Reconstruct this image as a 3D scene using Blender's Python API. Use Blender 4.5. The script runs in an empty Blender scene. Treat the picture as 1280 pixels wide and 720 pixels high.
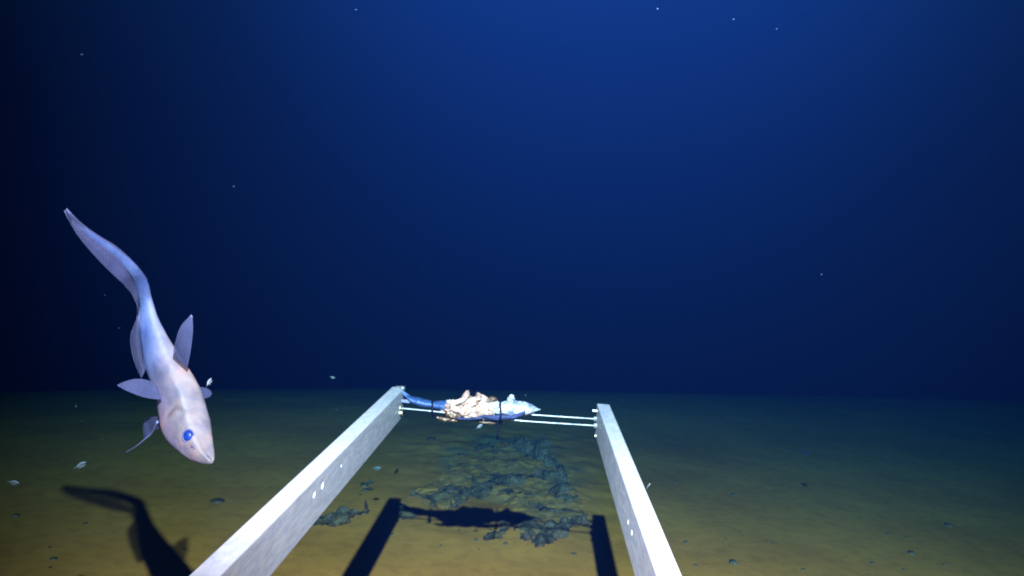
import bpy, bmesh, math, random
from mathutils import Vector, Matrix, noise
random.seed(7)
sc = bpy.context.scene
C = sc.collection

# ------------------------------------------------------------------ camera
H = 0.75                       # camera height above the sea floor (m)
F = 1100.0                     # focal length in pixels of the 1280 px wide photograph
ROLL, PITCH = math.radians(4.5), math.radians(2.77)
r0 = Vector((1, 0, 0))
fw = Vector((0, math.cos(PITCH), -math.sin(PITCH)))
u0 = Vector((0, math.sin(PITCH), math.cos(PITCH)))
cr = r0*math.cos(ROLL) + u0*math.sin(ROLL)
cu = -r0*math.sin(ROLL) + u0*math.cos(ROLL)
CAM = Vector((0, 0, H))
cd = bpy.data.cameras.new('camera'); cam = bpy.data.objects.new('camera', cd); C.objects.link(cam)
cam.matrix_world = Matrix(((cr.x, cu.x, -fw.x, CAM.x), (cr.y, cu.y, -fw.y, CAM.y), (cr.z, cu.z, -fw.z, CAM.z), (0, 0, 0, 1)))
cd.sensor_width = 36; cd.lens = 36*F/1280; cd.clip_start = 0.02; cd.clip_end = 500
sc.camera = cam

# ------------------------------------------------------------------ water ambience, lamp, exposure
w = bpy.data.worlds.new('World'); sc.world = w; w.use_nodes = True
bg = w.node_tree.nodes['Background']
bg.inputs[0].default_value = (2.1, 0.50, 1.2, 1); bg.inputs[1].default_value = 0.042
ld = bpy.data.lights.new('lander_lamp', 'SPOT'); lamp = bpy.data.objects.new('lander_lamp', ld); C.objects.link(lamp)
lamp.location = (-0.012, 0.0, H + 0.298)
LAMP_AIM = Vector((0.38, 3.2, 0.36))
lamp.rotation_euler = (LAMP_AIM - lamp.location).to_track_quat('-Z', 'Y').to_euler()
ld.energy = 1300; ld.color = (1.0, 0.65, 0.73)
ld.spot_size = math.radians(88); ld.spot_blend = 1.0; ld.shadow_soft_size = 0.005
l2 = bpy.data.lights.new('added_glow_spot', 'SPOT'); beam = bpy.data.objects.new('added_glow_spot', l2); C.objects.link(beam)   # narrow spot added at the lamp's place to strengthen the blue water glow
beam.location = (-0.012, 0.0, H + 0.298); beam.rotation_euler = (Vector((0.24, 3.2, 1.6)) - beam.location).to_track_quat('-Z', 'Y').to_euler()
l2.energy = 2100; l2.color = (.88, .74, 1.0); l2.spot_size = math.radians(54); l2.spot_blend = 1.0; l2.shadow_soft_size = 0.005
sc.view_settings.view_transform = 'Standard'; sc.view_settings.look = 'None'
sc.view_settings.gamma = 1; sc.view_settings.exposure = 0; sc.view_settings.use_curve_mapping = False
sc.cycles.use_denoising = True
sc.cycles.volume_bounces = 1
sc.cycles.max_bounces = 6
sc.cycles.filter_width = 2.0

# ------------------------------------------------------------------ helpers
def ray(px, py):
    d = fw + cr*((px-640)/F) - cu*((py-360)/F)
    return d/d.y
def P(px, py, dist):               # point seen at that photo pixel at a forward distance
    return CAM + ray(px, py)*dist
def G(px, py, z=0.0):              # point seen there on the sea floor
    d = ray(px, py)
    return CAM + d*((z-H)/d.z)
def fbm(v, o=4):
    return noise.fractal(v, 1.0, 2.0, o)
def sm(a, b, x):
    t = min(1, max(0, (x-a)/(b-a))); return t*t*(3-2*t)

def tag(o, label=None, cat=None, group=None, kind=None):
    if label: o['label'] = label
    if cat: o['category'] = cat
    if group: o['group'] = group
    if kind: o['kind'] = kind
    return o
def empty(name, loc):
    o = bpy.data.objects.new(name, None); C.objects.link(o); o.location = loc; o.empty_display_size = .02
    return o
def mesh(name, verts, faces, mat, parent=None, origin=None, smooth=True):
    """verts in world space; origin becomes the object's own location"""
    if parent is not None: org = Vector((0, 0, 0)); off = Vector(parent['_o']) if '_o' in parent else parent.location
    else:
        org = Vector(origin) if origin is not None else Vector((0, 0, 0)); off = org
    me = bpy.data.meshes.new(name)
    me.from_pydata([tuple(Vector(v)-off) for v in verts], [], faces)
    if smooth: me.polygons.foreach_set('use_smooth', [True]*len(me.polygons))
    me.materials.append(mat); me.update()
    o = bpy.data.objects.new(name, me); C.objects.link(o)
    if parent is not None:
        o.parent = parent; o.location = (0, 0, 0)
        o['_o'] = tuple(off)
    else: o.location = org
    return o
def tube_geo(pts, rad, n=12, caps=True):
    pts = [Vector(p) for p in pts]; V = []; Fc = []
    rr = rad if hasattr(rad, '__len__') else [rad]*len(pts)
    up = None
    for i, p in enumerate(pts):
        t = (pts[min(i+1, len(pts)-1)] - pts[max(i-1, 0)]).normalized()
        a = up if up is not None else (Vector((0, 0, 1)) if abs(t.z) < .9 else Vector((1, 0, 0)))
        s = t.cross(a).normalized(); up = s.cross(t).normalized()
        for k in range(n):
            th = 2*math.pi*k/n
            V.append(p + (s*math.cos(th) + up*math.sin(th))*rr[i])
    for i in range(len(pts)-1):
        for k in range(n):
            a = i*n+k; b = i*n+(k+1) % n
            Fc.append((a, b, b+n, a+n))
    if caps:
        Fc.append(tuple(range(n))[::-1]); Fc.append(tuple(range((len(pts)-1)*n, len(pts)*n)))
    return V, Fc
def spline(pts, n):
    """Catmull-Rom through tuples of any length, n samples"""
    m = len(pts); out = []
    for i in range(n):
        u = i*(m-1)/(n-1); k = min(int(u), m-2); t = u-k
        p0, p1, p2, p3 = pts[max(k-1, 0)], pts[k], pts[k+1], pts[min(k+2, m-1)]
        out.append(tuple(.5*((2*b) + (-a+c)*t + (2*a-5*b+4*c-d)*t*t + (-a+3*b-3*c+d)*t**3) for a, b, c, d in zip(p0, p1, p2, p3)))
    return out

# ------------------------------------------------------------------ materials
def mat(name, col, rough=.6, metal=0.0, spec=.3):
    m = bpy.data.materials.new(name); m.use_nodes = True
    b = m.node_tree.nodes['Principled BSDF']
    b.inputs['Base Color'].default_value = (*col, 1); b.inputs['Roughness'].default_value = rough
    b.inputs['Metallic'].default_value = metal; b.inputs['Specular IOR Level'].default_value = spec
    return m, m.node_tree, b
def nz(nt, scale, detail=4, rough=.55, coord='Object', stretch=None):
    tc = nt.nodes.new('ShaderNodeTexCoord'); n = nt.nodes.new('ShaderNodeTexNoise')
    n.inputs['Scale'].default_value = scale; n.inputs['Detail'].default_value = detail; n.inputs['Roughness'].default_value = rough
    if stretch:
        mp = nt.nodes.new('ShaderNodeMapping'); mp.inputs['Scale'].default_value = stretch
        nt.links.new(tc.outputs[coord], mp.inputs[0]); nt.links.new(mp.outputs[0], n.inputs['Vector'])
    else: nt.links.new(tc.outputs[coord], n.inputs['Vector'])
    return n
def ramp(nt, src, stops):
    r = nt.nodes.new('ShaderNodeValToRGB'); e = r.color_ramp.elements
    while len(e) < len(stops): e.new(.5)
    for i, (p, c) in enumerate(stops):
        e[i].position = p; e[i].color = (*c, 1) if len(c) == 3 else c
    nt.links.new(src, r.inputs[0]); return r
def mix(nt, fac, a, b, mode='MIX'):
    m = nt.nodes.new('ShaderNodeMix'); m.data_type = 'RGBA'; m.blend_type = mode
    for s, v in ((0, fac), (6, a), (7, b)):
        if isinstance(v, (int, float)): m.inputs[s].default_value = v
        elif isinstance(v, tuple): m.inputs[s].default_value = (*v, 1)
        else: nt.links.new(v, m.inputs[s])
    return m.outputs[2]
def bump(nt, b, src, strength, dist):
    n = nt.nodes.new('ShaderNodeBump'); n.inputs['Strength'].default_value = strength; n.inputs['Distance'].default_value = dist
    nt.links.new(src, n.inputs['Height']); nt.links.new(n.outputs[0], b.inputs['Normal'])

SAND = (.46, .36, .155)
msand, nt, b = mat('sediment', SAND, .95, spec=.05)
n1 = nz(nt, 2.2, 6); n2 = nz(nt, 26, 5, .6); n3 = nz(nt, 160, 3)
c1 = ramp(nt, n1.outputs[0], [(.34, (.53, .143, .029)), (.66, (.70, .198, .043))])
c2 = ramp(nt, n2.outputs[0], [(.36, (.72, .72, .74)), (.52, (1, 1, 1)), (.75, (1.12, 1.1, 1.05))])
c = mix(nt, .5, c1.outputs[0], c2.outputs[0], 'MULTIPLY')
# greyish dust round the outcrop, where stone lies just under the sediment
tc = nt.nodes.new('ShaderNodeTexCoord')
mp = nt.nodes.new('ShaderNodeMapping'); mp.inputs['Location'].default_value = (-.03, -2.95, 0); mp.vector_type = 'POINT'
sc1 = nt.nodes.new('ShaderNodeVectorMath'); sc1.operation = 'MULTIPLY'; sc1.inputs[1].default_value = (2.1, .95, 0)
ln = nt.nodes.new('ShaderNodeVectorMath'); ln.operation = 'LENGTH'
nt.links.new(tc.outputs['Object'], mp.inputs[0]); nt.links.new(mp.outputs[0], sc1.inputs[0]); nt.links.new(sc1.outputs[0], ln.inputs[0])
ad = nt.nodes.new('ShaderNodeMath'); ad.operation = 'ADD'
nb = nz(nt, 5, 6, .65)
nt.links.new(ln.outputs['Value'], ad.inputs[0]); nt.links.new(nb.outputs[0], ad.inputs[1])
mk = ramp(nt, ad.outputs[0], [(.9, (1, 1, 1)), (1.0, (0, 0, 0))])
mk.color_ramp.elements[0].position = .80
c = mix(nt, mk.outputs[0], c, mix(nt, .85, c, (.19, .135, .085)))
nt.links.new(c, b.inputs['Base Color'])
bh = mix(nt, .5, n2.outputs[0], n3.outputs[0]); bump(nt, b, bh, .2, .01)

mrock, nt, b = mat('dark_rock', (.1, .11, .13), .9, spec=.1)
n1 = nz(nt, 30, 6, .7); n2 = nz(nt, 9, 6, .65); n3 = nz(nt, 120, 4)
c1 = ramp(nt, n1.outputs[0], [(.36, (.02, .014, .014)), (.60, (.22, .105, .075))])
geo = nt.nodes.new('ShaderNodeNewGeometry'); sx = nt.nodes.new('ShaderNodeSeparateXYZ'); nt.links.new(geo.outputs['Normal'], sx.inputs[0])
mm = nt.nodes.new('ShaderNodeMath'); mm.operation = 'MULTIPLY'; nt.links.new(sx.outputs[2], mm.inputs[0]); nt.links.new(n2.outputs[0], mm.inputs[1])
dm = ramp(nt, mm.outputs[0], [(.47, (0, 0, 0)), (.64, (.65, .65, .65))])
c = mix(nt, dm.outputs[0], c1.outputs[0], (.34, .14, .045)); nt.links.new(c, b.inputs['Base Color'])
bump(nt, b, mix(nt, .5, n1.outputs[0], n3.outputs[0]), .8, .008)

mcrust, nt, b = mat('dusty_bedrock', (.2, .14, .08), .95, spec=.05)
n1 = nz(nt, 14, 6, .7); n2 = nz(nt, 70, 5, .65)
vo = nt.nodes.new('ShaderNodeTexVoronoi'); vo.feature = 'DISTANCE_TO_EDGE'; vo.inputs['Scale'].default_value = 11; vo.inputs['Randomness'].default_value = 1
tc = nt.nodes.new('ShaderNodeTexCoord'); wn = nt.nodes.new('ShaderNodeVectorMath'); wn.operation = 'MULTIPLY_ADD'; wn.inputs[1].default_value = (.08, .08, .08)
nt.links.new(n1.outputs['Color'], wn.inputs[0]); nt.links.new(tc.outputs['Object'], wn.inputs[2]); nt.links.new(wn.outputs[0], vo.inputs['Vector'])
c1 = ramp(nt, n1.outputs[0], [(.36, (.32, .125, .062)), (.48, (.46, .16, .058)), (.60, (.62, .19, .046))])
c2 = ramp(nt, vo.outputs['Distance'], [(.0, (.5, .5, .55)), (.035, (1, 1, 1))])
c3 = ramp(nt, n2.outputs[0], [(.35, (.6, .6, .62)), (.6, (1, 1, 1))])
c = mix(nt, .6, mix(nt, .7, c1.outputs[0], c2.outputs[0], 'MULTIPLY'), c3.outputs[0], 'MULTIPLY'); nt.links.new(c, b.inputs['Base Color'])
bump(nt, b, mix(nt, .5, n2.outputs[0], n1.outputs[0]), .6, .012)

malu, nt, b = mat('aluminium', (.62, .64, .67), .5, .25, .5)
n1 = nz(nt, 130, 6, .75, stretch=(1, .4, 1)); n2 = nz(nt, 260, 3, stretch=(1, .12, 1))
c1 = ramp(nt, n1.outputs[0], [(.30, (.17, .19, .25)), (.5, (.23, .235, .265)), (.74, (.28, .27, .285))])
nt.links.new(c1.outputs[0], b.inputs['Base Color'])
r1 = ramp(nt, n2.outputs[0], [(.3, (.4, .4, .4)), (.7, (.62, .62, .62))]); nt.links.new(r1.outputs[0], b.inputs['Roughness'])
bump(nt, b, n2.outputs[0], .25, .0008)

mrod, nt, b = mat('steel_rod', (.62, .62, .64), .35, .55, .5)
n1 = nz(nt, 90, 3); c1 = ramp(nt, n1.outputs[0], [(.3, (.07, .07, .08)), (.7, (.17, .17, .18))]); nt.links.new(c1.outputs[0], b.inputs['Base Color'])
mbrass, nt, b = mat('brass', (.55, .47, .30), .4, .7, .5)
n1 = nz(nt, 200, 3); c1 = ramp(nt, n1.outputs[0], [(.3, (.14, .12, .07)), (.7, (.36, .32, .2))]); nt.links.new(c1.outputs[0], b.inputs['Base Color'])
mtie, nt, b = mat('black_nylon', (.003, .003, .006), .6, spec=.05)
n1 = nz(nt, 300, 2); bump(nt, b, n1.outputs[0], .2, .0005)
mflesh, nt, b = mat('torn_flesh', (.8, .68, .62), .55, spec=.4)
n1 = nz(nt, 60, 5, .7); n2 = nz(nt, 220, 4)
c1 = ramp(nt, n1.outputs[0], [(.34, (.09, .05, .045)), (.47, (.22, .12, .085)), (.58, (.30, .22, .19)), (.72, (.29, .28, .31))])
nt.links.new(c1.outputs[0], b.inputs['Base Color']); bump(nt, b, n2.outputs[0], .6, .002)
b.inputs['Subsurface Weight'].default_value = .15; b.inputs['Subsurface Radius'].default_value = (.004, .002, .001)
msilver, nt, b = mat('silver_flesh', (.3, .32, .4), .5, spec=.35)
n1 = nz(nt, 80, 5, .7); c1 = ramp(nt, n1.outputs[0], [(.38, (.05, .06, .10)), (.50, (.18, .19, .25)), (.64, (.34, .34, .40))]); nt.links.new(c1.outputs[0], b.inputs['Base Color']); bump(nt, b, n1.outputs[0], .5, .002)
mblue, nt, b = mat('blue_skin', (.06, .16, .5), .5, spec=.25)
n1 = nz(nt, 70, 4, .6); c1 = ramp(nt, n1.outputs[0], [(.36, (.006, .014, .045)), (.52, (.010, .028, .085)), (.70, (.05, .07, .12))])
nt.links.new(c1.outputs[0], b.inputs['Base Color']); bump(nt, b, n1.outputs[0], .3, .001)
mnavy, nt, b = mat('navy_skin', (.02, .03, .11), .6, spec=.1)
n1 = nz(nt, 90, 4); c1 = ramp(nt, n1.outputs[0], [(.3, (.003, .005, .02)), (.75, (.02, .026, .08))]); nt.links.new(c1.outputs[0], b.inputs['Base Color'])
mgut, nt, b = mat('brown_entrails', (.2, .11, .05), .35, spec=.5)
n1 = nz(nt, 120, 4); c1 = ramp(nt, n1.outputs[0], [(.3, (.015, .008, .004)), (.55, (.07, .03, .012)), (.75, (.17, .12, .07))]); nt.links.new(c1.outputs[0], b.inputs['Base Color'])

mfish, nt, b = mat('pale_fish_skin', (.5, .42, .45), .6, spec=.2)
at = nt.nodes.new('ShaderNodeAttribute'); at.attribute_name = 'skin'
n1 = nz(nt, 45, 5, .65); n2 = nz(nt, 240, 4)
c1 = ramp(nt, n1.outputs[0], [(.36, (.62, .66, .84)), (.5, (.95, .93, .95)), (.64, (1.25, 1.12, 1.05))])
c = mix(nt, .8, at.outputs['Color'], c1.outputs[0], 'MULTIPLY'); nt.links.new(c, b.inputs['Base Color'])
bump(nt, b, mix(nt, .6, n1.outputs[0], n2.outputs[0]), .35, .0012)
b.inputs['Subsurface Weight'].default_value = .1; b.inputs['Subsurface Radius'].default_value = (.006, .003, .002)
def fin_mat(name, col, clear):
    m, nt, b = mat(name, col, .5)
    n1 = nz(nt, 30, 4, .6); c1 = ramp(nt, n1.outputs[0], [(.3, tuple(x*.7 for x in col)), (.7, tuple(min(1, x*1.15) for x in col))]); nt.links.new(c1.outputs[0], b.inputs['Base Color'])
    tr = nt.nodes.new('ShaderNodeBsdfTransparent'); tl = nt.nodes.new('ShaderNodeBsdfTranslucent'); tl.inputs[0].default_value = (*col, 1)
    m1 = nt.nodes.new('ShaderNodeMixShader'); m1.inputs[0].default_value = .3
    m2 = nt.nodes.new('ShaderNodeMixShader'); m2.inputs[0].default_value = clear
    nt.links.new(b.outputs[0], m1.inputs[1]); nt.links.new(tl.outputs[0], m1.inputs[2])
    nt.links.new(m1.outputs[0], m2.inputs[1]); nt.links.new(tr.outputs[0], m2.inputs[2])
    nt.links.new(m2.outputs[0], nt.nodes['Material Output'].inputs[0]); return m
mfin = fin_mat('fin_membrane', (.05, .055, .125), .5)
mfin2 = fin_mat('tail_membrane', (.035, .036, .085), .45)
mray, nt, b = mat('fin_ray', (.5, .52, .7), .5)
n1 = nz(nt, 60, 2); c1 = ramp(nt, n1.outputs[0], [(.3, (.05, .055, .12)), (.7, (.07, .075, .15))]); nt.links.new(c1.outputs[0], b.inputs['Base Color'])
meye, nt, b = mat('blue_eye', (.01, .05, .34), .4, spec=.15)
n1 = nz(nt, 150, 2); c1 = ramp(nt, n1.outputs[0], [(.35, (.0008, .005, .045)), (.65, (.003, .015, .105))]); nt.links.new(c1.outputs[0], b.inputs['Base Color'])
mpupil, nt, b = mat('dark_nostril', (.03, .025, .05), .5)
n1 = nz(nt, 150, 2); bump(nt, b, n1.outputs[0], .2, .0005)
msnow, nt, b = mat('pale_flake', (.45, .47, .5), .7)
n1 = nz(nt, 300, 3); c1 = ramp(nt, n1.outputs[0], [(.3, (.006, .01, .02)), (.7, (.015, .022, .04))]); nt.links.new(c1.outputs[0], b.inputs['Base Color'])
mamph, nt, b = mat('amphipod_shell', (.6, .55, .48), .4)
n1 = nz(nt, 300, 3); c1 = ramp(nt, n1.outputs[0], [(.3, (.05, .06, .075)), (.7, (.13, .145, .17))]); nt.links.new(c1.outputs[0], b.inputs['Base Color'])

# ------------------------------------------------------------------ sea floor
def floor_z(x, y):
    z = .012*fbm(Vector((x*.55, y*.55, 3)), 3)
    if y > 2:                                                            # the bottom falls away gently beyond a few metres
        d0 = 3.7 + 2.2*max(-.6, min(.6, x/y)); e = max(0, y-d0)
        z -= .05*min(e, 8)**2 + (.80*(e-8) if e > 8 else 0)
    if -4 < x < 4 and 1 < y < 8:
        z += .0018*fbm(Vector((x*7, y*5, 0)), 4)
        m = 1 - sm(.35, 1.1, math.hypot((x-.03)*2.1, (y-2.95)*.95))      # low mound of the outcrop
        z += m*(.010 + .012*fbm(Vector((x*11, y*9, 9)), 4))
    return z
def axis(lo, a, b, hi, step, grow=1.25):
    c = [a]
    while c[-1] < b: c.append(c[-1]+step)
    s = step; r = [c[-1]]
    while r[-1] < hi: s *= grow; r.append(r[-1]+s)
    s = step; l = [a]
    while l[-1] > lo: s *= grow; l.append(l[-1]-s)
    return l[:0:-1] + c + r[1:]
xs = axis(-38, -2.6, 3.2, 38, .018); ys = axis(-3, 1.7, 5.4, 58, .018)
V = [(x, y, floor_z(x, y)) for y in ys for x in xs]; nx = len(xs)
Fc = [(j*nx+i, j*nx+i+1, (j+1)*nx+i+1, (j+1)*nx+i) for j in range(len(ys)-1) for i in range(nx-1)]
g = mesh('sea_floor', V, Fc, msand); tag(g, 'flat yellow brown sediment of the sea floor', None, None, 'structure')

# the water: one closed box of even density round everything
xa, xb, ya, yb = xs[0]-2, xs[-1]+2, ys[0]-2, ys[-1]+2
BV = [(x, y, z) for z in (min(v[2] for v in V)-1, 6) for y in (ya, yb) for x in (xa, xb)]
hz = mesh('haze', BV, [(0, 2, 3, 1), (4, 5, 7, 6), (0, 1, 5, 4), (2, 6, 7, 3), (0, 4, 6, 2), (1, 3, 7, 5)],
          bpy.data.materials.new('water_haze'), smooth=False)
tag(hz, 'deep blue sea water', None, None, 'stuff')
m = hz.data.materials[0]; m.use_nodes = True; nt = m.node_tree; nt.nodes.clear()
out = nt.nodes.new('ShaderNodeOutputMaterial'); pv = nt.nodes.new('ShaderNodeVolumePrincipled')
nt.links.new(pv.outputs[0], out.inputs['Volume'])
SCAT = (.0003, .0015, .0078); ABSO = (.45, .100, .085)
pv.inputs['Density'].default_value = 1.0
pv.inputs['Color'].default_value = (*SCAT, 1)
pv.inputs['Absorption Color'].default_value = (*[(1 - a/(1-s))**2 for a, s in zip(ABSO, SCAT)], 1)
pv.inputs['Anisotropy'].default_value = 0.0

# ------------------------------------------------------------------ rocks of the outcrop
def inside(p, poly):
    c = False; n = len(poly)
    for i in range(n):
        (x1, y1), (x2, y2) = poly[i], poly[(i+1) % n]
        if (y1 > p[1]) != (y2 > p[1]) and p[0] < (x2-x1)*(p[1]-y1)/(y2-y1)+x1: c = not c
    return c
def edge_d(p, poly):
    best = 9; n = len(poly)
    for i in range(n):
        a, b_ = poly[i], poly[(i+1) % n]; vx, vy = b_[0]-a[0], b_[1]-a[1]
        t = max(0, min(1, ((p[0]-a[0])*vx+(p[1]-a[1])*vy)/(vx*vx+vy*vy+1e-12)))
        best = min(best, math.hypot(p[0]-a[0]-t*vx, p[1]-a[1]-t*vy))
    return best
def slab(px_poly, thick, label, step=.008, mtl=None):
    if mtl is None: thick *= 1.45
    poly = [tuple(G(x, y, thick*.5)[:2]) for x, y in px_poly]
    x0 = min(p[0] for p in poly)-.01; x1 = max(p[0] for p in poly)+.01; y0 = min(p[1] for p in poly)-.01; y1 = max(p[1] for p in poly)+.01
    cx, cy = (x0+x1)/2, (y0+y1)/2; nx, ny = int((x1-x0)/step)+1, int((y1-y0)/step)+1
    sd = random.random()*50; top = {}; V = []; Fc = []
    def d(x, y):
        q = (x + .016*fbm(Vector((x*34, y*20, sd)), 4), y + .045*fbm(Vector((x*26, y*16, sd+7)), 4))
        return edge_d(q, poly) if inside(q, poly) else -1
    cell = set()
    for j in range(ny):
        for i in range(nx):
            if d(x0+(i+.5)*step, y0+(j+.5)*step) > 0: cell.add((i, j))
    def vid(i, j, s):
        k = (i, j, s)
        if k not in top:
            x, y = x0+i*step, y0+j*step; e = max(0, d(x, y)); base = floor_z(x, y)
            if s: z = base - .02; y += .02
            else:
                vd_, vp = noise.voronoi(Vector((x*17, y*8, sd))); hs = noise.cell(vp[0]*37.7); ck = sm(.02, .16, vd_[1]-vd_[0])
                z = base + thick*(.55 + .45*sm(0, .03, e)) + thick*.28*fbm(Vector((x*40, y*26, sd)), 4) + thick*(.55*hs*ck - .35*(1-ck))
            jx = 0 if s else .002*noise.noise(Vector((x*90, y*90, 1)))
            top[k] = len(V); V.append((x+jx, y+jx, z))
        return top[k]
    for (i, j) in cell:
        q = [(i, j), (i+1, j), (i+1, j+1), (i, j+1)]
        Fc.append(tuple(vid(a, c_, 0) for a, c_ in q)); Fc.append(tuple(vid(a, c_, 1) for a, c_ in q[::-1]))
        for (di, dj), (a, c_) in (((0, -1), (q[0], q[1])), ((1, 0), (q[1], q[2])), ((0, 1), (q[2], q[3])), ((-1, 0), (q[3], q[0]))):
            if (i+di, j+dj) not in cell: Fc.append((vid(*c_, 0), vid(*a, 0), vid(*a, 1), vid(*c_, 1)))
    if not cell: return
    o = mesh('rock', V, Fc, mtl or mrock, origin=(cx, cy, floor_z(cx, cy)), smooth=False)
    return tag(o, label, 'rock', 'dark rock ledges of the outcrop')
Z1 = lambda pts: [(560+a/4.5, 540+c_/4.5) for a, c_ in pts]
Z2 = lambda pts: [(380+a/4.5, 560+c_/4.5) for a, c_ in pts]
slab(Z1([(40,150),(200,88),(340,62),(560,130),(690,240),(740,400),(770,500),(640,585),(500,630),(385,595),(370,480),(300,395),(160,300),(90,400),(20,425),(-150,410),(-230,380),(-120,310),(0,250)]), .006, 'broad low sheet of cracked dusty bedrock under all the ledges of the outcrop', .011, mcrust)
slab(Z1([(185,600),(215,560),(270,545),(300,520),(350,512),(335,545),(285,570),(270,600),(215,622)]), .014, 'small grey rock slab at the front left of the outcrop, below the bait shadow')
slab(Z1([(375,490),(450,480),(540,498),(570,515),(500,580),(465,612),(410,608),(385,575)]), .014, 'broad grey rock slab at the outcrop\'s front middle, just left of the frontmost slab')
slab(Z1([(478,605),(560,535),(620,505),(700,520),(708,542),(640,582),(560,622),(510,642),(475,628)]), .017, 'frontmost grey rock slab pointing to the shadow of the arm at the right')
slab(Z1([(570,352),(610,328),(682,308),(678,340),(620,352),(580,367)]), .022, 'small knobbly dark rock at the right edge of the outcrop, above the rod shadows')
slab(Z1([(590,375),(640,358),(700,370),(737,395),(700,415),(620,402)]), .012, 'low grey rock at the rightmost edge of the outcrop, closest above the rod shadows')
slab(Z1([(205,270),(250,250),(330,252),(420,262),(442,285),(390,322),(370,302),(320,320),(260,302)]), .020, 'jagged dark ledge across the middle of the outcrop')
slab(Z1([(440,272),(560,240),(640,252),(662,275),(600,284),(520,278)]), .020, 'flat dark ledge right of the outcrop middle, under the end of the long ridge')
slab(Z1([(335,68),(380,60),(440,92),(520,138),(600,178),(660,215),(682,240),(655,262),(600,217),(520,165),(450,128),(380,112),(340,97)]), .026, 'long dark ridge slanting down along the far side of the outcrop')
slab(Z1([(458,52),(560,50),(566,68),(500,76)]), .022, 'farthest small dark rock lying alone behind the outcrop')
slab(Z1([(0,402),(60,368),(128,328),(148,268),(205,238),(217,252),(178,288),(152,338),(90,375),(20,415)]), .018, 'narrow dark ridge climbing from the bait shadow to the middle ledge')
slab(Z1([(150,330),(200,308),(247,335),(237,368),(185,385)]), .008, 'low dusty rock patch between the narrow ridge and the middle ledge')
slab(Z1([(470,428),(560,435),(650,448),(745,462),(700,478),(600,472),(480,458)]), .008, 'low dusty rock strip lying between the two rod shadows')
slab(Z1([(690,490),(740,462),(772,480),(765,525),(715,520)]), .014, 'small pale blue grey rock at the corner of the shadow of the right arm')
slab(Z1([(285,345),(340,350),(470,365),(560,385),(540,402),(440,395),(330,380)]), .007, 'low dusty rock sheet in the outcrop middle, above the tip of the bait shadow')
slab(Z1([(150,95),(220,80),(320,72),(325,82),(230,92),(160,103)]), .012, 'thin dark rock edge at the far left of the outcrop')
slab(Z2([(25,402),(90,370),(170,345),(250,335),(300,350),(360,318),(372,330),(310,368),(240,388),(200,407),(110,415),(40,424)]), .014, 'long dark ledge beside the left arm, reaching to the corner of its shadow')
slab(Z2([(500,312),(570,310),(620,348),(645,378),(590,384),(490,352)]), .012, 'dark rock just inside the corner of the shadow of the left arm')
slab(Z2([(600,272),(700,265),(760,240),(840,243),(905,208),(875,282),(800,332),(700,302)]), .012, 'broad dusty rock behind the left half of the bait shadow')
slab(Z2([(300,218),(340,206),(382,210),(388,234),(320,240)]), .014, 'small dark rock on the sediment between the left arm and the two white flecks')
slab(Z2([(348,182),(386,174),(392,190),(360,194)]), .014, 'tiny dark rock close behind another small rock near the left arm')

def stone(px, py, wpx, label, flat=.5, mtl=None, grp='small dark stones strewn over the sediment'):
    p = G(px, py); s = wpx*.85*p.y/F/2
    p.z = floor_z(p.x, p.y)
    bm = bmesh.new(); bmesh.ops.create_icosphere(bm, subdivisions=3, radius=1)
    sd = random.random()*99; V = []
    ang = random.uniform(0, 3)
    for v in bm.verts:
        k = 1+.45*fbm(v.co*1.6+Vector((sd, 0, 0)), 4); q = v.co*k
        x, y = q.x*s, q.y*s*random.uniform(.98, 1.02)*1.3
        V.append((p.x+x*math.cos(ang)*1-y*math.sin(ang)*.5, p.y+x*math.sin(ang)+y*math.cos(ang), p.z+q.z*s*flat+s*flat*.25))
    Fc = [[v.index for v in f.verts] for f in bm.faces]; bm.free()
    o = mesh('stone', V, Fc, mtl or mrock, origin=p)
    return tag(o, label, 'stone', grp)
named = [
 (272,625,21,'long low stone on the sediment between the fish and the left bar',.12),(20,642,10,'dark stone at the far left below the pale drifting fleck',.4),
 (230,683,8,'small dark stone right beside the lower end of the left arm',.5),(67,695,11,'brown stone at the lower left corner, left of the fish shadow',.3),
 (107,651,9,'faint stone between the lower left corner and the fish shadow',.3),(845,604,8,'leftmost stone right of the right arm, level with the white fleck on it',.4),
 (917,620,7,'lone round dark stone far right of the right arm',.7),(857,680,8,'dark stone closest to the outer side of the right arm',.6),
 (907,676,6,'tiny dark stone right of the stone beside the right arm',.6),(916,705,18,'largest blue grey stone at the bottom, right of the right arm',.3),
 (869,709,7,'dark stone at the bottom beside the end of the right arm',.6),(966,680,5,'tiny stone between the largest stone and the brown stones',.6),
 (1090,704,7,'dark stone at the bottom beneath the pair of brown stones',.6),(1186,655,13,'flat dark stone lying farthest right',.3),
 (1139,691,14,'flat brown stone below the flat farthest right stone',.3),(1130,713,6,'tiny dark stone at the bottom edge under the flat brown stone',.5),
 (1004,713,6,'tiny stone at the bottom edge in the middle of the open sediment at right',.5),(1180,706,7,'small stone at the bottom right corner',.5),
 (924,666,5,'tiny stone just above the largest blue grey stone',.5),(490,667,8,'stone right of the shadow of the left arm',.4),
 (632,684,8,'dark stone in front of the broad slabs of the outcrop',.6),(595,679,8,'rough stone just left and in front of the small front left slab',.7),
 (504,650,6,'small stone under the corner of the left arm shadow',.5),(717,696,7,'small stone close left of the right arm shadow',.4),
 (625,570,8,'dark stone on top of the outcrop under the long far ridge',.7),(539,552,14,'far faint dark stone behind the white flecks',.4),
 (576,573,10,'faint dark stone left of the top of the outcrop',.4),(455,607,16,'small flat stone beside the inner side of the left arm',.35),
 (1111,667,6,'left stone of a pair of tiny stones above the flat brown stone',.5),(1134,671,6,'right stone of a pair of tiny stones above the flat brown stone',.5)]
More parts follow.
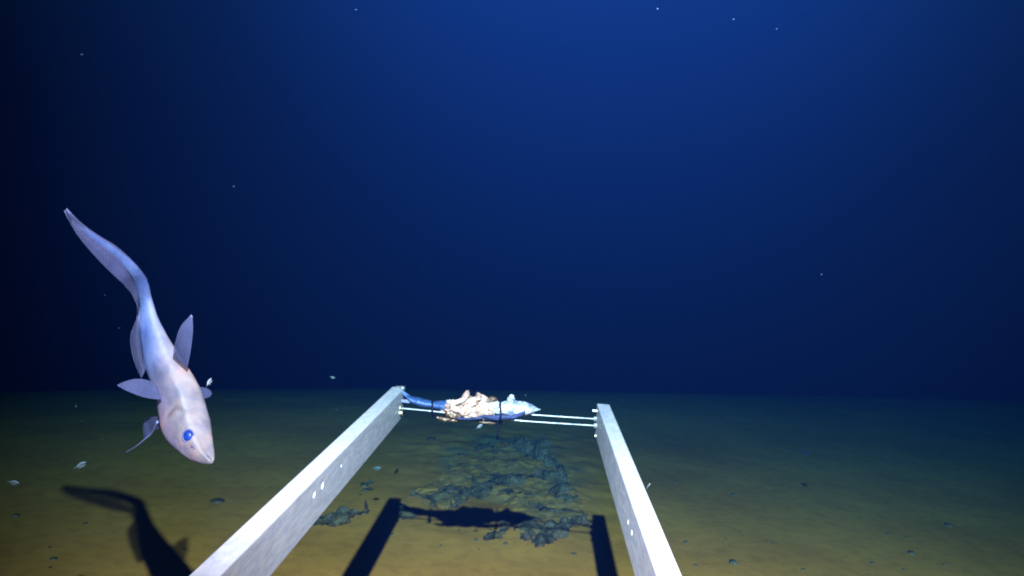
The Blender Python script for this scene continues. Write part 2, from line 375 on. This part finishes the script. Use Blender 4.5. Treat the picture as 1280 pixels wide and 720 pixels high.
for a in named: stone(a[0], a[1], a[2], a[3], a[4])
for k in range(55):
    if k % 3: px, py = random.uniform(860, 1275), 575+150*random.random()**.6
    else: px, py = random.uniform(2, 470), 590+135*random.random()**.6
    stone(px, py, random.uniform(1.3, 2.6), 'tiny dark crumb of rock on the open sediment', .4, None, 'tiny crumbs scattered on the open sediment')
for k in range(70):
    px, py = random.gauss(640, 60), random.uniform(560, 690)
    if px > 715: continue
    stone(px, py, random.uniform(1.8, 5), 'small rock crumb among the ledges of the outcrop', .5, None, 'rock crumbs among the ledges')

# ------------------------------------------------------------------ bait frame: two bars and two rods
DROP = .2067; ZT = H - DROP
def T(px, py):                        # on the plane of the bars' upper faces
    d = ray(px, py); return CAM + d*(-DROP/d.z)
fr = empty('bait_rack', (0.05, 1.2, ZT)); tag(fr, 'pale aluminium frame of two long flat bars joined by two thin rods, holding the bait', 'rack')
def bar(a_tip, b_tip, a_near, b_near, hgt, holes, side):
    A, B, An, Bn = T(*a_tip), T(*b_tip), T(*a_near), T(*b_near)
    c0 = (A+B)/2; c1 = (An+Bn)/2; dr = (c0-c1).normalized(); sd = Vector((dr.y, -dr.x, 0))
    wd = .0172
    tip = c0; back = c0 - dr*(c0.y+.05)/dr.y
    bm = bmesh.new(); vs = []
    for q in (tip, back):
        for s in (-1, 1):
            for z in (0, -hgt): vs.append(bm.verts.new(q + sd*s*wd/2 + Vector((0, 0, z))))
    for f in ((0, 1, 3, 2), (4, 6, 7, 5), (0, 2, 6, 4), (1, 5, 7, 3), (0, 4, 5, 1), (2, 3, 7, 6)): bm.faces.new([vs[i] for i in f])
    bmesh.ops.recalc_face_normals(bm, faces=bm.faces)
    bmesh.ops.bevel(bm, geom=bm.edges[:], offset=.0012, segments=2, profile=.5, affect='EDGES')
    me = bpy.data.meshes.new('t'); bm.to_mesh(me); bm.free(); t = bpy.data.objects.new('t', me); C.objects.link(t)
    inner = c0 + sd*(-side)*wd/2
    cuts = []
    for (hx, hy, rad) in holes:
        d = ray(hx, hy); n = sd; k = (inner-CAM).dot(n)/d.dot(n); p = CAM + d*k
        V, Fc = tube_geo([p - sd*.03, p + sd*.03], rad, 20)
        cm = bpy.data.meshes.new('c'); cm.from_pydata([tuple(v) for v in V], [], Fc)
        b2 = bmesh.new(); b2.from_mesh(cm); bmesh.ops.recalc_face_normals(b2, faces=b2.faces); b2.to_mesh(cm); b2.free(); co = bpy.data.objects.new('c', cm); C.objects.link(co)
        md = t.modifiers.new('b', 'BOOLEAN'); md.operation = 'DIFFERENCE'; md.object = co; md.solver = 'EXACT'; cuts.append(co)
    bpy.context.view_layer.update()
    dg = bpy.context.evaluated_depsgraph_get(); ev = t.evaluated_get(dg); em = bpy.data.meshes.new_from_object(ev)
    V = [v.co.copy() for v in em.vertices]; Fc = [tuple(p.vertices) for p in em.polygons]
    for q in cuts + [t]: bpy.data.objects.remove(q)
    o = mesh('bar', V, Fc, malu, fr, smooth=False)
    return tip, dr, sd, wd, inner
LB = bar((491,481),(505.5,487),(234,720),(272,723), .041, [(392.6,617.6,.0036),(403,606,.0040),(426.6,582,.0018)], -1)
RB = bar((745.5,504),(763,506),(820.6,719),(854,721), .041, [(785.5,652,.0026),(790,665,.0028)], 1)
RD = 1.185
def rod(pts, r=.0011):
    q = spline([tuple(P(x, y, d)) for x, y, d in pts], 40)
    V, Fc = tube_geo(q, r, 12); mesh('rod', V, Fc, mrod, fr)
rod([(496,500.5,RD),(540,506,RD),(600,513,RD),(668,518.6,RD),(750,524,RD)])
rod([(492,509.5,RD-.012),(540,514,RD-.012),(600,521,RD-.012),(660,526.6,RD-.012),(752,532.6,RD-.012)])
def nut(px, py, d, ax, r, l, m_, name='nut', n=6):
    c0 = P(px, py, d); V, Fc = tube_geo([c0-ax*l/2, c0+ax*l/2], r, n); mesh(name, V, Fc, m_, fr, smooth=False)
sdL, sdR = LB[2], RB[2]
nut(500, 501.5, RD, sdL, .0034, .005, mrod); nut(498.5, 510.5, RD-.012, sdL, .0042, .005, mbrass); nut(499.5, 516, RD-.014, sdL, .0026, .007, mbrass, 'bolt', 10)
nut(744.5, 523.6, RD, sdR, .0032, .005, mrod); nut(744.8, 532.2, RD-.012, sdR, .0036, .005, mrod); nut(743.5, 513.5, RD-.005, sdR, .0020, .006, mrod, 'bolt', 10)
nut(745.5, 545, RD-.012, sdR, .0022, .004, mbrass, 'bolt', 10)
for (bx, by) in ((497.5, 485.5),):
    c0 = T(bx, by); V, Fc = tube_geo([c0-Vector((0, 0, .002)), c0+Vector((0, 0, .003))], .0036, 6); mesh('bolt', V, Fc, mrod, fr, smooth=False)
c0 = P(503.5, 485, 1.19); V, Fc = tube_geo([c0-sdL*.004, c0+sdL*.003], .003, 10); mesh('bolt', V, Fc, mrod, fr)
# small tag end of wire sticking out at the right bar
V, Fc = tube_geo([P(808, 612, .86), P(810, 608, .858), P(812.5, 604.5, .856)], [.0007, .0006, .0003], 6); mesh('wire_end', V, Fc, mrod, fr)

# ------------------------------------------------------------------ the bait: a torn mackerel
BD = RD-.004
bt = empty('bait_fish', P(600, 510, BD)); tag(bt, 'torn dead bait fish with white flesh and blue tail lashed along two thin rods', 'bait fish')
def loft(name, stations, mtl, parent, n=28, m=60, amp=.0, fr_=60, deep=.9, d0=BD, sdd=0., power=1.0):
    """stations: (x, y_top, y_bottom) in photo pixels, at forward distance d0"""
    S = spline(stations, m); V = []; Fc = []
    for i, (x, yt, yb_) in enumerate(S):
        c = P(x, (yt+yb_)/2, d0); hh = max(.0004, abs(yb_-yt)/2*d0/F)
        for k in range(n):
            th = 2*math.pi*k/n
            dv = cu*math.cos(th)*hh + Vector((0, 1, 0))*math.sin(th)*hh*deep
            p = c + dv
            q = p*fr_ + Vector((sdd, 0, 0)); a = noise.noise(q)*.5 + (1-2.2*abs(noise.noise(q*1.7)))*.45 + (1-2.2*abs(noise.noise(q*3.9)))*.28 + noise.noise(q*9)*.15 - .62
            p = p + dv.normalized()*amp*a*min(1, hh/.004)
            p = p + cr*amp*.8*noise.noise(q*1.7+Vector((5, 5, 5)))
            V.append(p)
    for i in range(m-1):
        for k in range(n):
            a = i*n+k; b_ = i*n+(k+1) % n; Fc.append((a, b_, b_+n, a+n))
    Fc.append(tuple(range(n))[::-1]); Fc.append(tuple(range((m-1)*n, m*n)))
    return mesh(name, V, Fc, mtl, parent)
loft('tail_stalk', [(509,493,499),(516,495.5,504.5),(528,498,508.5),(540,501,509.5),(544,501,511),(557,501,514),(566,504,514)], mblue, bt, amp=.0012, deep=1.8)
loft('flesh', [(552,505,513),(557,501,517),(566,500,519),(574,500,521),(581,495.5,523),(588,496,522),(596,498,521),(604,496,521),(611,501,521),(618,504,520)], mflesh, bt, n=48, m=130, amp=.0058, fr_=120, deep=1.6)
f2 = loft('fillet', [(610,505,519),(616,504,519),(624,503,518),(630,502,518),(637,500,519),(644,500.5,520),(652,501.5,520),(660,503.5,518.5),(667,506.5,516),(675,511.3,512.3)], msilver, bt, n=40, m=110, amp=.0022, fr_=90, deep=1.5)
f2['label'] = 'smoother silvery white pointed end of the bait'
def shred(x, y, rx, ry, ang, d, mtl, name='flesh_shred', par=None):
    c = P(x, y, d); bm = bmesh.new(); bmesh.ops.create_icosphere(bm, subdivisions=4, radius=1); V = []; s_ = random.random()*90
    ca, sa = math.cos(ang), math.sin(ang)
    for v in bm.verts:
        f_ = v.co*1.5+Vector((s_, 0, 0)); q = v.co*(.45+.75*(1-2*abs(noise.noise(f_)))+.35*(1-2*abs(noise.noise(f_*2.3)))+.2*noise.noise(f_*6))
        X, Y = q.x*rx*d/F, q.z*ry*d/F
        V.append(c + cr*(X*ca-Y*sa) + cu*(X*sa+Y*ca) + Vector((0, q.y*ry*d/F, 0)))
    Fc = [[v.index for v in f.verts] for f in bm.faces]; bm.free(); return mesh(name, V, Fc, mtl, par or bt)
for a in [(582,495.5,6,3,1.1),(603,497,7,3,-.6),(593,500,8,3,.4),(571,503,9,2.5,.3),(579,516,9,2.5,-.15),(595,518,9,2.5,.12),(563,507,6,3,.2),(587,507,10,3,.5),(609,508,8,2.5,-.7),(586,521,6,2,.1),(601,521,5,2,-.6),(570,512,7,3,-.4)]:
    shred(a[0], a[1], a[2], a[3], a[4], BD-random.uniform(.010, .018), mflesh)
shred(615, 501, 6, 4, .1, BD+.002, mgut); shred(639, 498.5, 4, 3.5, .8, BD-.004, msilver); shred(617, 507, 8, 3.5, .2, BD-.012, msilver)
loft('skin_strip', [(603,518,522),(612,518.5,524.5),(625,518.5,525),(640,518,524),(650,515.5,521),(657,512.5,516.5)], mnavy, bt, amp=.002, deep=.7, d0=BD-.018, n=24, m=50)
loft('skin_strip', [(571,521,523.5),(580,522,525),(592,521.5,525),(603,520,524)], mnavy, bt, amp=.002, deep=.7, d0=BD-.016, n=20, m=30)
loft('entrails', [(546,520.5,523),(553,521,527),(562,519,528),(570,520,528),(577,522,526)], mgut, bt, amp=.003, deep=.7, d0=BD-.004, n=24, m=40)
shred(564, 517, 7, 4, -.4, BD-.011, mgut, 'entrails')
loft('entrails', [(592,523,525),(602,525,529),(612,525.5,531),(621,526,529)], mgut, bt, amp=.003, deep=.6, d0=BD-.002, n=20, m=30)
# forked tail fin by the left bar
def sheet(name, e1, e2, mtl, parent, th=.0006, m=16, n=24, rip=.0, rays=0, lift=None):
    """thin closed fin between two edges given as (px, py, distance) polylines"""
    A = spline(e1, n); B = spline(e2, n); top = []
    for i in range(n):
        a, b_ = P(*A[i]), P(*B[i])
        for j in range(m):
            t = j/(m-1); p = a.lerp(b_, t)
            p = p + Vector((0, 1, 0))*rip*(math.sin(t*rays*2*math.pi) if rays else noise.noise(p*60))*math.sin(math.pi*t)**.5
            top.append(p)
    V = [p - Vector((0, th/2, 0)) for p in top] + [p + Vector((0, th/2, 0)) for p in top]; N = len(top); Fc = []
    for i in range(n-1):
        for j in range(m-1):
            a = i*m+j; q = (a, a+1, a+m+1, a+m); Fc.append(q); Fc.append(tuple(x+N for x in q[::-1]))
    rim = [j for j in range(m)] + [i*m+m-1 for i in range(1, n)] + [(n-1)*m+j for j in range(m-2, -1, -1)] + [i*m for i in range(n-2, 0, -1)]
    for a, b_ in zip(rim, rim[1:]+rim[:1]): Fc.append((a, a+N, b_+N, b_))
    return mesh(name, V, Fc, mtl, parent)
sheet('tail_fin', [(501,487,BD),(507,490.5,BD),(513,495,BD)], [(500.5,490,BD),(506,495,BD),(512,499.5,BD)], mblue, bt, .0012)
sheet('tail_fin', [(514,500,BD),(508,499.5,BD),(501,499.5,BD)], [(515,503.5,BD),(509,503.5,BD),(502,502.5,BD)], mray, bt, .0012)

def cable_tie(x, yt, yb_, label, tail=None):
    e = empty('cable_tie', P(x, (yt+yb_)/2, BD)); tag(e, label, 'cable tie', 'black cable ties round the bait')
    c = P(x, (yt+yb_)/2, BD-.004); dpt = 2.0; hh = (yb_-yt)/2*BD/F; pts = [c + cu*hh*math.cos(t*.2618) + Vector((0, 1, 0))*(hh*dpt)*math.sin(t*.2618) + cr*.0006*math.cos(t) for t in range(25)]
    V, Fc = tube_geo(pts, .0013, 8, False); mesh('strap', V, Fc, mtie, e)
    V, Fc = tube_geo([c - cu*(hh-.001), c - cu*(hh+.003)], .0022, 4); mesh('head', V, Fc, mtie, e, smooth=False)
    if tail:
        V, Fc = tube_geo([P(*q) for q in tail], .0015, 8); mesh('tail_end', V, Fc, mtie, e)
cable_tie(541.8, 499.5, 518, 'black cable tie round the blue tail of the bait')
cable_tie(626, 499.5, 526, 'black cable tie round the white flesh of the bait with a long end hanging down', [(625,525,BD-.004),(623.5,533,BD-.003),(622.5,541,BD-.002),(621.5,549,BD)])

# ------------------------------------------------------------------ the swimming rattail
FD = .76
fd = lambda i: .790 - .115*(1-min(1, i/5.5)) - .05*sm(9, 18, i)             # tail nearer, body back, snout a little forward
ST = [((82,265),(83,261)),((96.5,284),(100,279)),((120.5,304),(125,298)),((144.5,322.5),(150,314)),((163,344),(171.5,333)),((170,361),(184,351)),
      ((174.5,379),(189,370)),((175.5,400),(196,393)),((176.5,426),(207,417)),((181,452),(221,440)),((189,479),(235,461)),((197,501),(248,484)),
      ((199.5,521),(256,507)),((204,540),(262,528)),((213,554),(264.5,546)),((226,566),(266,558)),((240,575),(267.2,567)),((253,579.5),(267.5,574)),((261,580.5),(266,578.5))]
S = spline([(*a, *b_, fd(i)) for i, (a, b_) in enumerate(ST)], 190)
fe = empty('fish', P(220, 490, FD)); tag(fe, 'pale pinkish white deep sea fish swimming head down with its blue tail curled up behind', 'fish')
n = 56; V = []; Fc = []; cols = []
for i, (lx, ly, rx, ry, d) in enumerate(S):
    u = i/189*18
    a, b_ = P(lx, ly, d), P(rx, ry, d); c = (a+b_)/2; sv = (b_-a)/2; hw = sv.length
    vd = -ray((lx+rx)/2, (ly+ry)/2).normalized()
    deep = .62 + .2*sm(6, 11, u) - .12*sm(13, 18, u)
    for k in range(n):
        th = 2*math.pi*k/n; co, si = math.cos(th), math.sin(th)          # th=0 toward the dorsal edge, pi/2 toward the viewer
        e = 1 + .05*math.cos(4*th)*sm(4, 9, u)
        rr = 1.0
        dvt = sv*co*e + vd*hw*deep*si*e
        p = c + dvt
        if u > 9 and si > 0:                                             # crest running from the nape to the snout, gill cover crease
            t = co; crest = math.exp(-((t-(.10+.10*(u-10)/8))/.13)**2)*sm(9.5, 11, u)*(1-sm(15.5, 18, u))
            p += vd*.0011*crest
            gc = math.exp(-((u-(11.7+.9*abs(t+.25)))/.16)**2)*sm(-.85, -.6, t)*(1-sm(.0, .25, t)); p -= vd*.0022*gc
        if u > 15.6:                                                     # mouth slit on the dorsal-side tip
            g_ = math.exp(-((co-.55-.12*(u-16))/.10)**2)*sm(15.6, 16.2, u)*(1-sm(17.3, 17.9, u))*(1 if si > -.2 else 0); p -= dvt.normalized()*.0016*g_
        p += dvt.normalized()*.0006*fbm(p*70, 4)*sm(3, 8, u)
        V.append(p)
        blue = 1-sm(6.0, 12.0, u + 1.8*co + .8*noise.noise(p*30))
        pink = Vector((.080, .066, .073)); lav = Vector((.034, .052, .126)); cc = pink.lerp(lav, blue)
        belly = sm(-.35, -.95, co) if False else max(0, min(1, (-co-.35)/.55))*sm(9, 11, u)
        cc = cc.lerp(Vector((.075, .055, .10)), .6*belly)
        bl = fbm(p*55+Vector((9, 0, 0)), 4); cc = cc*(1+.28*bl)
        if u > 8:
            rp = max(0, fbm(p*38+Vector((0, 4, 0)), 3)); cc = cc.lerp(Vector((.12, .068, .070)), min(.5, rp*.8)*(1-blue))
            t = co; cc = cc.lerp(Vector((.14, .135, .145)), .5*math.exp(-((t-(.10+.10*(u-10)/8))/.09)**2)*sm(9.5, 11, u)*(1-sm(15.5, 18, u))*(.6+.6*noise.noise(p*120)))  # pale highlight painted along the crest
            cc = cc*(1-.45*math.exp(-((u-(11.7+.9*abs(t+.25)))/.13)**2)*sm(-.85, -.6, t)*(1-sm(.0, .25, t)))  # shade of the gill crease painted into the skin colour
            cc = cc*(1-.30*math.exp(-((t+.55+.1*(u-13))/.05)**2)*sm(13, 14, u)*(1-sm(16, 17.5, u)))
        if u > 15.6: cc = cc*(1-.45*(math.exp(-((co-.55-.12*(u-16))/.12)**2)*sm(15.6, 16.2, u)*(1-sm(17.3, 17.9, u))))
        cols.append((*(cc*.86), 1))
for i in range(len(S)-1):
    for k in range(n):
        a = i*n+k; b_ = i*n+(k+1) % n; Fc.append((a, b_, b_+n, a+n))
Fc.append(tuple(range(n))[::-1]); Fc.append(tuple(range((len(S)-1)*n, len(S)*n)))
body = mesh('body', V, Fc, mfish, fe)
ca = body.data.color_attributes.new('skin', 'FLOAT_COLOR', 'POINT'); ca.data.foreach_set('color', [x for c_ in cols for x in c_])
# eye: ball in a pale socket ring
def ball(name, px, py, d, r, mtl, parent, sx=1, sy=1, sq=1, seg=3):
    c = P(px, py, d); vd = -ray(px, py).normalized(); rt = cr; up = vd.cross(rt).normalized()
    bm = bmesh.new(); bmesh.ops.create_icosphere(bm, subdivisions=seg, radius=1)
    V = [c + rt*v.co.x*r*sx + up*v.co.y*r*sy + vd*v.co.z*r*sq for v in bm.verts]; Fc = [[v.index for v in f.verts] for f in bm.faces]; bm.free()
    return mesh(name, V, Fc, mtl, parent)
def surf_d(px, py):
    """forward distance of the fish skin seen at a pixel"""
    best = 9
    for v in V0:
        q = v-CAM; z = q.dot(fw); x = 640+F*q.dot(cr)/z; y = 360-F*q.dot(cu)/z
        if (x-px)**2+(y-py)**2 < 9: best = min(best, q.y)
    return best
V0 = list(V)
de = surf_d(235.5, 545)
eye = ball('eye', 235.3, 545, de+.0018, 6.7*de/F, meye, fe, 1.0, 1.12, .85)
e1 = P(235.3, 545, de+.0006); vd = -ray(235, 545).normalized(); up_ = vd.cross(cr).normalized()
rg = [e1 + (cr*math.cos(t*.2618)+up_*math.sin(t*.2618)*1.12)*7.2*de/F for t in range(25)]
Vr, Fr = tube_geo(rg, .0007, 8, False); ring = mesh('eye_socket', Vr, Fr, mfish, eye)
rc = ring.data.color_attributes.new('skin', 'FLOAT_COLOR', 'POINT'); rc.data.foreach_set('color', [.035, .035, .08, 1]*len(Vr))
dn = surf_d(241.8, 559)
ball('nostril', 240.3, 557.5, dn+.0004, 1.9*dn/F, mpupil, fe, .9, 1.3, .7, 2); ball('nostril', 243.2, 561.3, dn+.0004, 1.9*dn/F, mpupil, fe, 1.1, 1.0, .7, 2)
# fins
def finrays(e1, e2, parent, count, r=.00013, n=12):
    A = spline(e1, n); B = spline(e2, n)
    for j in range(count):
        t = (j+.5+.3*math.sin(j*7.3))/count; pts = [P(*A[i]).lerp(P(*B[i]), t)-Vector((0, .0006, 0)) for i in range(n)]
        V, Fc = tube_geo(pts, [r*(1-.6*i/n) for i in range(n)], 5); yield V, Fc
FO = .024
def fin(name, e1, e2, mtl, count=9, rip=.0001, lab=None):
    if FO: e1 = [(x, y, d+FO) for x, y, d in e1]; e2 = [(x, y, d+FO) for x, y, d in e2]
    f = sheet(name, e1, e2, mtl, fe, .0005, 22, 26, rip, count)
    AV = []; AF = []
    for V, Fc in finrays(e1, e2, f, count):
        o_ = len(AV); AV += V; AF += [tuple(x+o_ for x in q) for q in Fc]
    mesh('fin_rays', AV, AF, mray, f)
    if lab: f['label'] = lab
    return f
fin('dorsal_fin', [(216,446,.752),(219,428,.738),(226,408,.728),(239,393.5,.722)], [(234,460,.748),(238,440,.738),(241,415,.728),(240.5,395,.722)], mfin, 8, lab='tall pointed fin standing up behind the head')
fin('pectoral_fin', [(197,484,.745),(187,476,.735),(170,473.5,.725),(153,478,.715),(147.5,481,.71)], [(202,499,.745),(190,498.5,.735),(175,495,.725),(156,487,.715),(148,482,.71)], mfin, 9, lab='broad rounded fin spread out to the left')
fin('pectoral_fin', [(245,484,.775),(252,484,.785),(260,486,.795),(264.5,490,.80)], [(249,497,.775),(255,498.5,.785),(262,496,.795),(265,492,.80)], mfin, 6, lab='short rounded fin half hidden behind the body')
fin('pelvic_fin', [(203,520,.765),(193,521,.775),(184,522,.785),(179.5,528,.79),(179,538,.795)], [(206,532,.765),(196,537,.775),(189,542,.785),(183,547,.79),(179.5,550,.795)], mfin, 6)
Vf, Ff = tube_geo([P(*q) for q in spline([(197,527,.79),(190,541,.805),(181,549,.812),(170,558,.82),(156,566,.83)], 20)], [.0012-.00005*i for i in range(20)], 8); mesh('filament', Vf, Ff, mray, fe)
fin('anal_fin', [(175,384,.765),(175.5,398,.765),(177,420,.765),(180,445,.765),(182,463,.765)], [(171,378,.77),(171.5,397,.775),(163,421,.785),(168,452,.785),(177,472,.77)], mfin2, 9, .0001)
FO = 0
td = [fd(k) for k in (0, 1, 2, 3, 4, 5, 6)]
fin('tail_fin_membrane', [(*p, d-.004) for p, d in zip([(82,263),(98,282),(122,303),(147,322),(163,345),(172,362),(175,380)], td)],
    [(*p, d-.011) for p, d in zip([(81,264),(94,289),(110,310),(131,333),(152,353),(166,369),(173.5,388)], td)], mfin2, 9, .0001)
fin('tail_fin_membrane', [(*p, d-.001) for p, d in zip([(83,262),(99,281),(124,300),(149,317),(170,336),(183,352)], td)],
    [(*p, d+.001) for p, d in zip([(84,260.5),(102,278.5),(124,294.5),(146,308),(170,330),(184.5,349)], td)], mfin2, 5, .0001)

# ------------------------------------------------------------------ small animals and drifting flakes
def amphipod(px, py, d, L, ang, label, mtl=mamph):
    c = P(px, py, d); ca_, sa_ = math.cos(ang), math.sin(ang); s_ = L*d/F/2
    e = empty('amphipod', c); tag(e, label, 'amphipod', 'small pale amphipods round the bait and fish')
    q = lambda x, y, z=0: c + cr*(x*ca_-y*sa_)*s_ + cu*(x*sa_+y*ca_)*s_ + Vector((0, z*s_, 0))
    m_ = 22; pts = [q(-1+2*i/(m_-1), .28*math.sin(math.pi*i/(m_-1))) for i in range(m_)]
    rad = [s_*(.05+.15*math.sin(math.pi*min(1, .08+i/(m_-1)))**.7)*(1-.08*(i % 3 == 0)) for i in range(m_)]
    V, Fc = tube_geo(pts, rad, 12); mesh('body', V, Fc, mtl, e)
    AV = []; AF = []
    for k in range(6):
        x = -.55+.2*k
        for z in (-.12, .12):
            V, Fc = tube_geo([q(x, .05, z), q(x+.05, -.3, z*2), q(x-.1, -.5, z*2.4)], [s_*.04, s_*.03, s_*.015], 5); o_ = len(AV); AV += V; AF += [tuple(y+o_ for y in f) for f in Fc]
    mesh('legs', AV, AF, mtl, e)
    for z in (-.06, .06):
        V, Fc = tube_geo([q(-.95, .02, z), q(-1.3, .1, z*3), q(-1.6, -.05, z*5)], [s_*.035, s_*.02, s_*.01], 5); mesh('antenna', V, Fc, mtl, e)
amphipod(600, 532.6, BD-.006, 8, .6, 'bright white amphipod hanging just below the middle of the bait')
amphipod(262, 477, .74, 10, 1.05, 'thin bright amphipod beside the short right fin of the fish')
amphipod(102, 581, 1.0, 14, .5, 'slender pale amphipod drifting below and left of the fish, under its pelvic filament')
amphipod(18, 603.5, .95, 12, -.15, 'pale amphipod drifting at the far left edge')
amphipod(472, 585.5, 1.9, 10, .05, 'white amphipod between the left bar and the outcrop, the left one of two')
amphipod(496, 589, 1.9, 9, 1.0, 'white amphipod between the left bar and the outcrop, the right one of two')
amphipod(1008, 566.5, 2.2, 10, -.6, 'dark amphipod silhouette alone in the water right of the frame', mnavy)
amphipod(416, 472, 1.5, 6, -.3, 'small pale amphipod in the water just left of the top of the left bar')
def flake(px, py, d, wpx, hpx, label):
    wpx *= .5; hpx *= .4; c = P(px, py, d); bm = bmesh.new(); bmesh.ops.create_icosphere(bm, subdivisions=2, radius=1); V = []; s_ = random.random()*90
    for v in bm.verts:
        q = v.co*(1+.6*fbm(v.co*1.7+Vector((s_, 0, 0)), 3)); V.append(c + cr*q.x*wpx*d/F/2 + cu*q.z*hpx*d/F/2 + Vector((0, 1, 0))*q.y*min(wpx, hpx)*d/F/2)
    Fc = [[v.index for v in f.verts] for f in bm.faces]; bm.free()
    tag(mesh('marine_snow_flake', V, Fc, msnow, origin=c), label, 'flake', 'flakes of marine snow drifting in the water')
for a in [(95,508,.9,3,7,'upright bluish white flake left of the fish, level with its body'),(102,526,1.1,3,2.5,'faint flake just under the upright flake left of the fish'),
 (128,549,1.1,4,2.5,'faint flake left of the pelvic filament of the fish'),(657,494,1.15,3,4.5,'pale flake floating just above the pointed end of the bait'),
 (421,512,1.5,3,4,'tiny flake in the gap between the fish and the left bar'),(340,535,1.6,6,2,'faint thin flake midway between the snout and the left bar'),
 (1027,343,1.0,4,3,'lone white flake in the dark water at the right'),(917,24,1.1,5,2.5,'left one of two faint flakes near the top'),
 (971,36,1.1,4,2.5,'right one of two faint flakes near the top'),(822,11,1.0,3,4,'faint flake at the very top'),
 (445,12,1.1,6,2,'thin flake at the top left of the blue glow'),(102,68,.8,6,3,'faint flake in the dark upper left corner'),(292,233,1.0,7,2,'faint thin flake upper right of the fish tail'),
 (131,369,1.0,4,2,'tiny flake left of the bend of the fish tail'),(149,410,1.0,4,2,'tiny flake left of the lobed fin of the fish'),
 (961,611,1.6,5,3,'pale flake low over the sediment right of the right bar'),
 (63,684,1.6,10,5,'pale flake low over the sediment at the bottom left')]: flake(*a)
for o in bpy.data.objects:
    if '_o' in o: del o['_o']
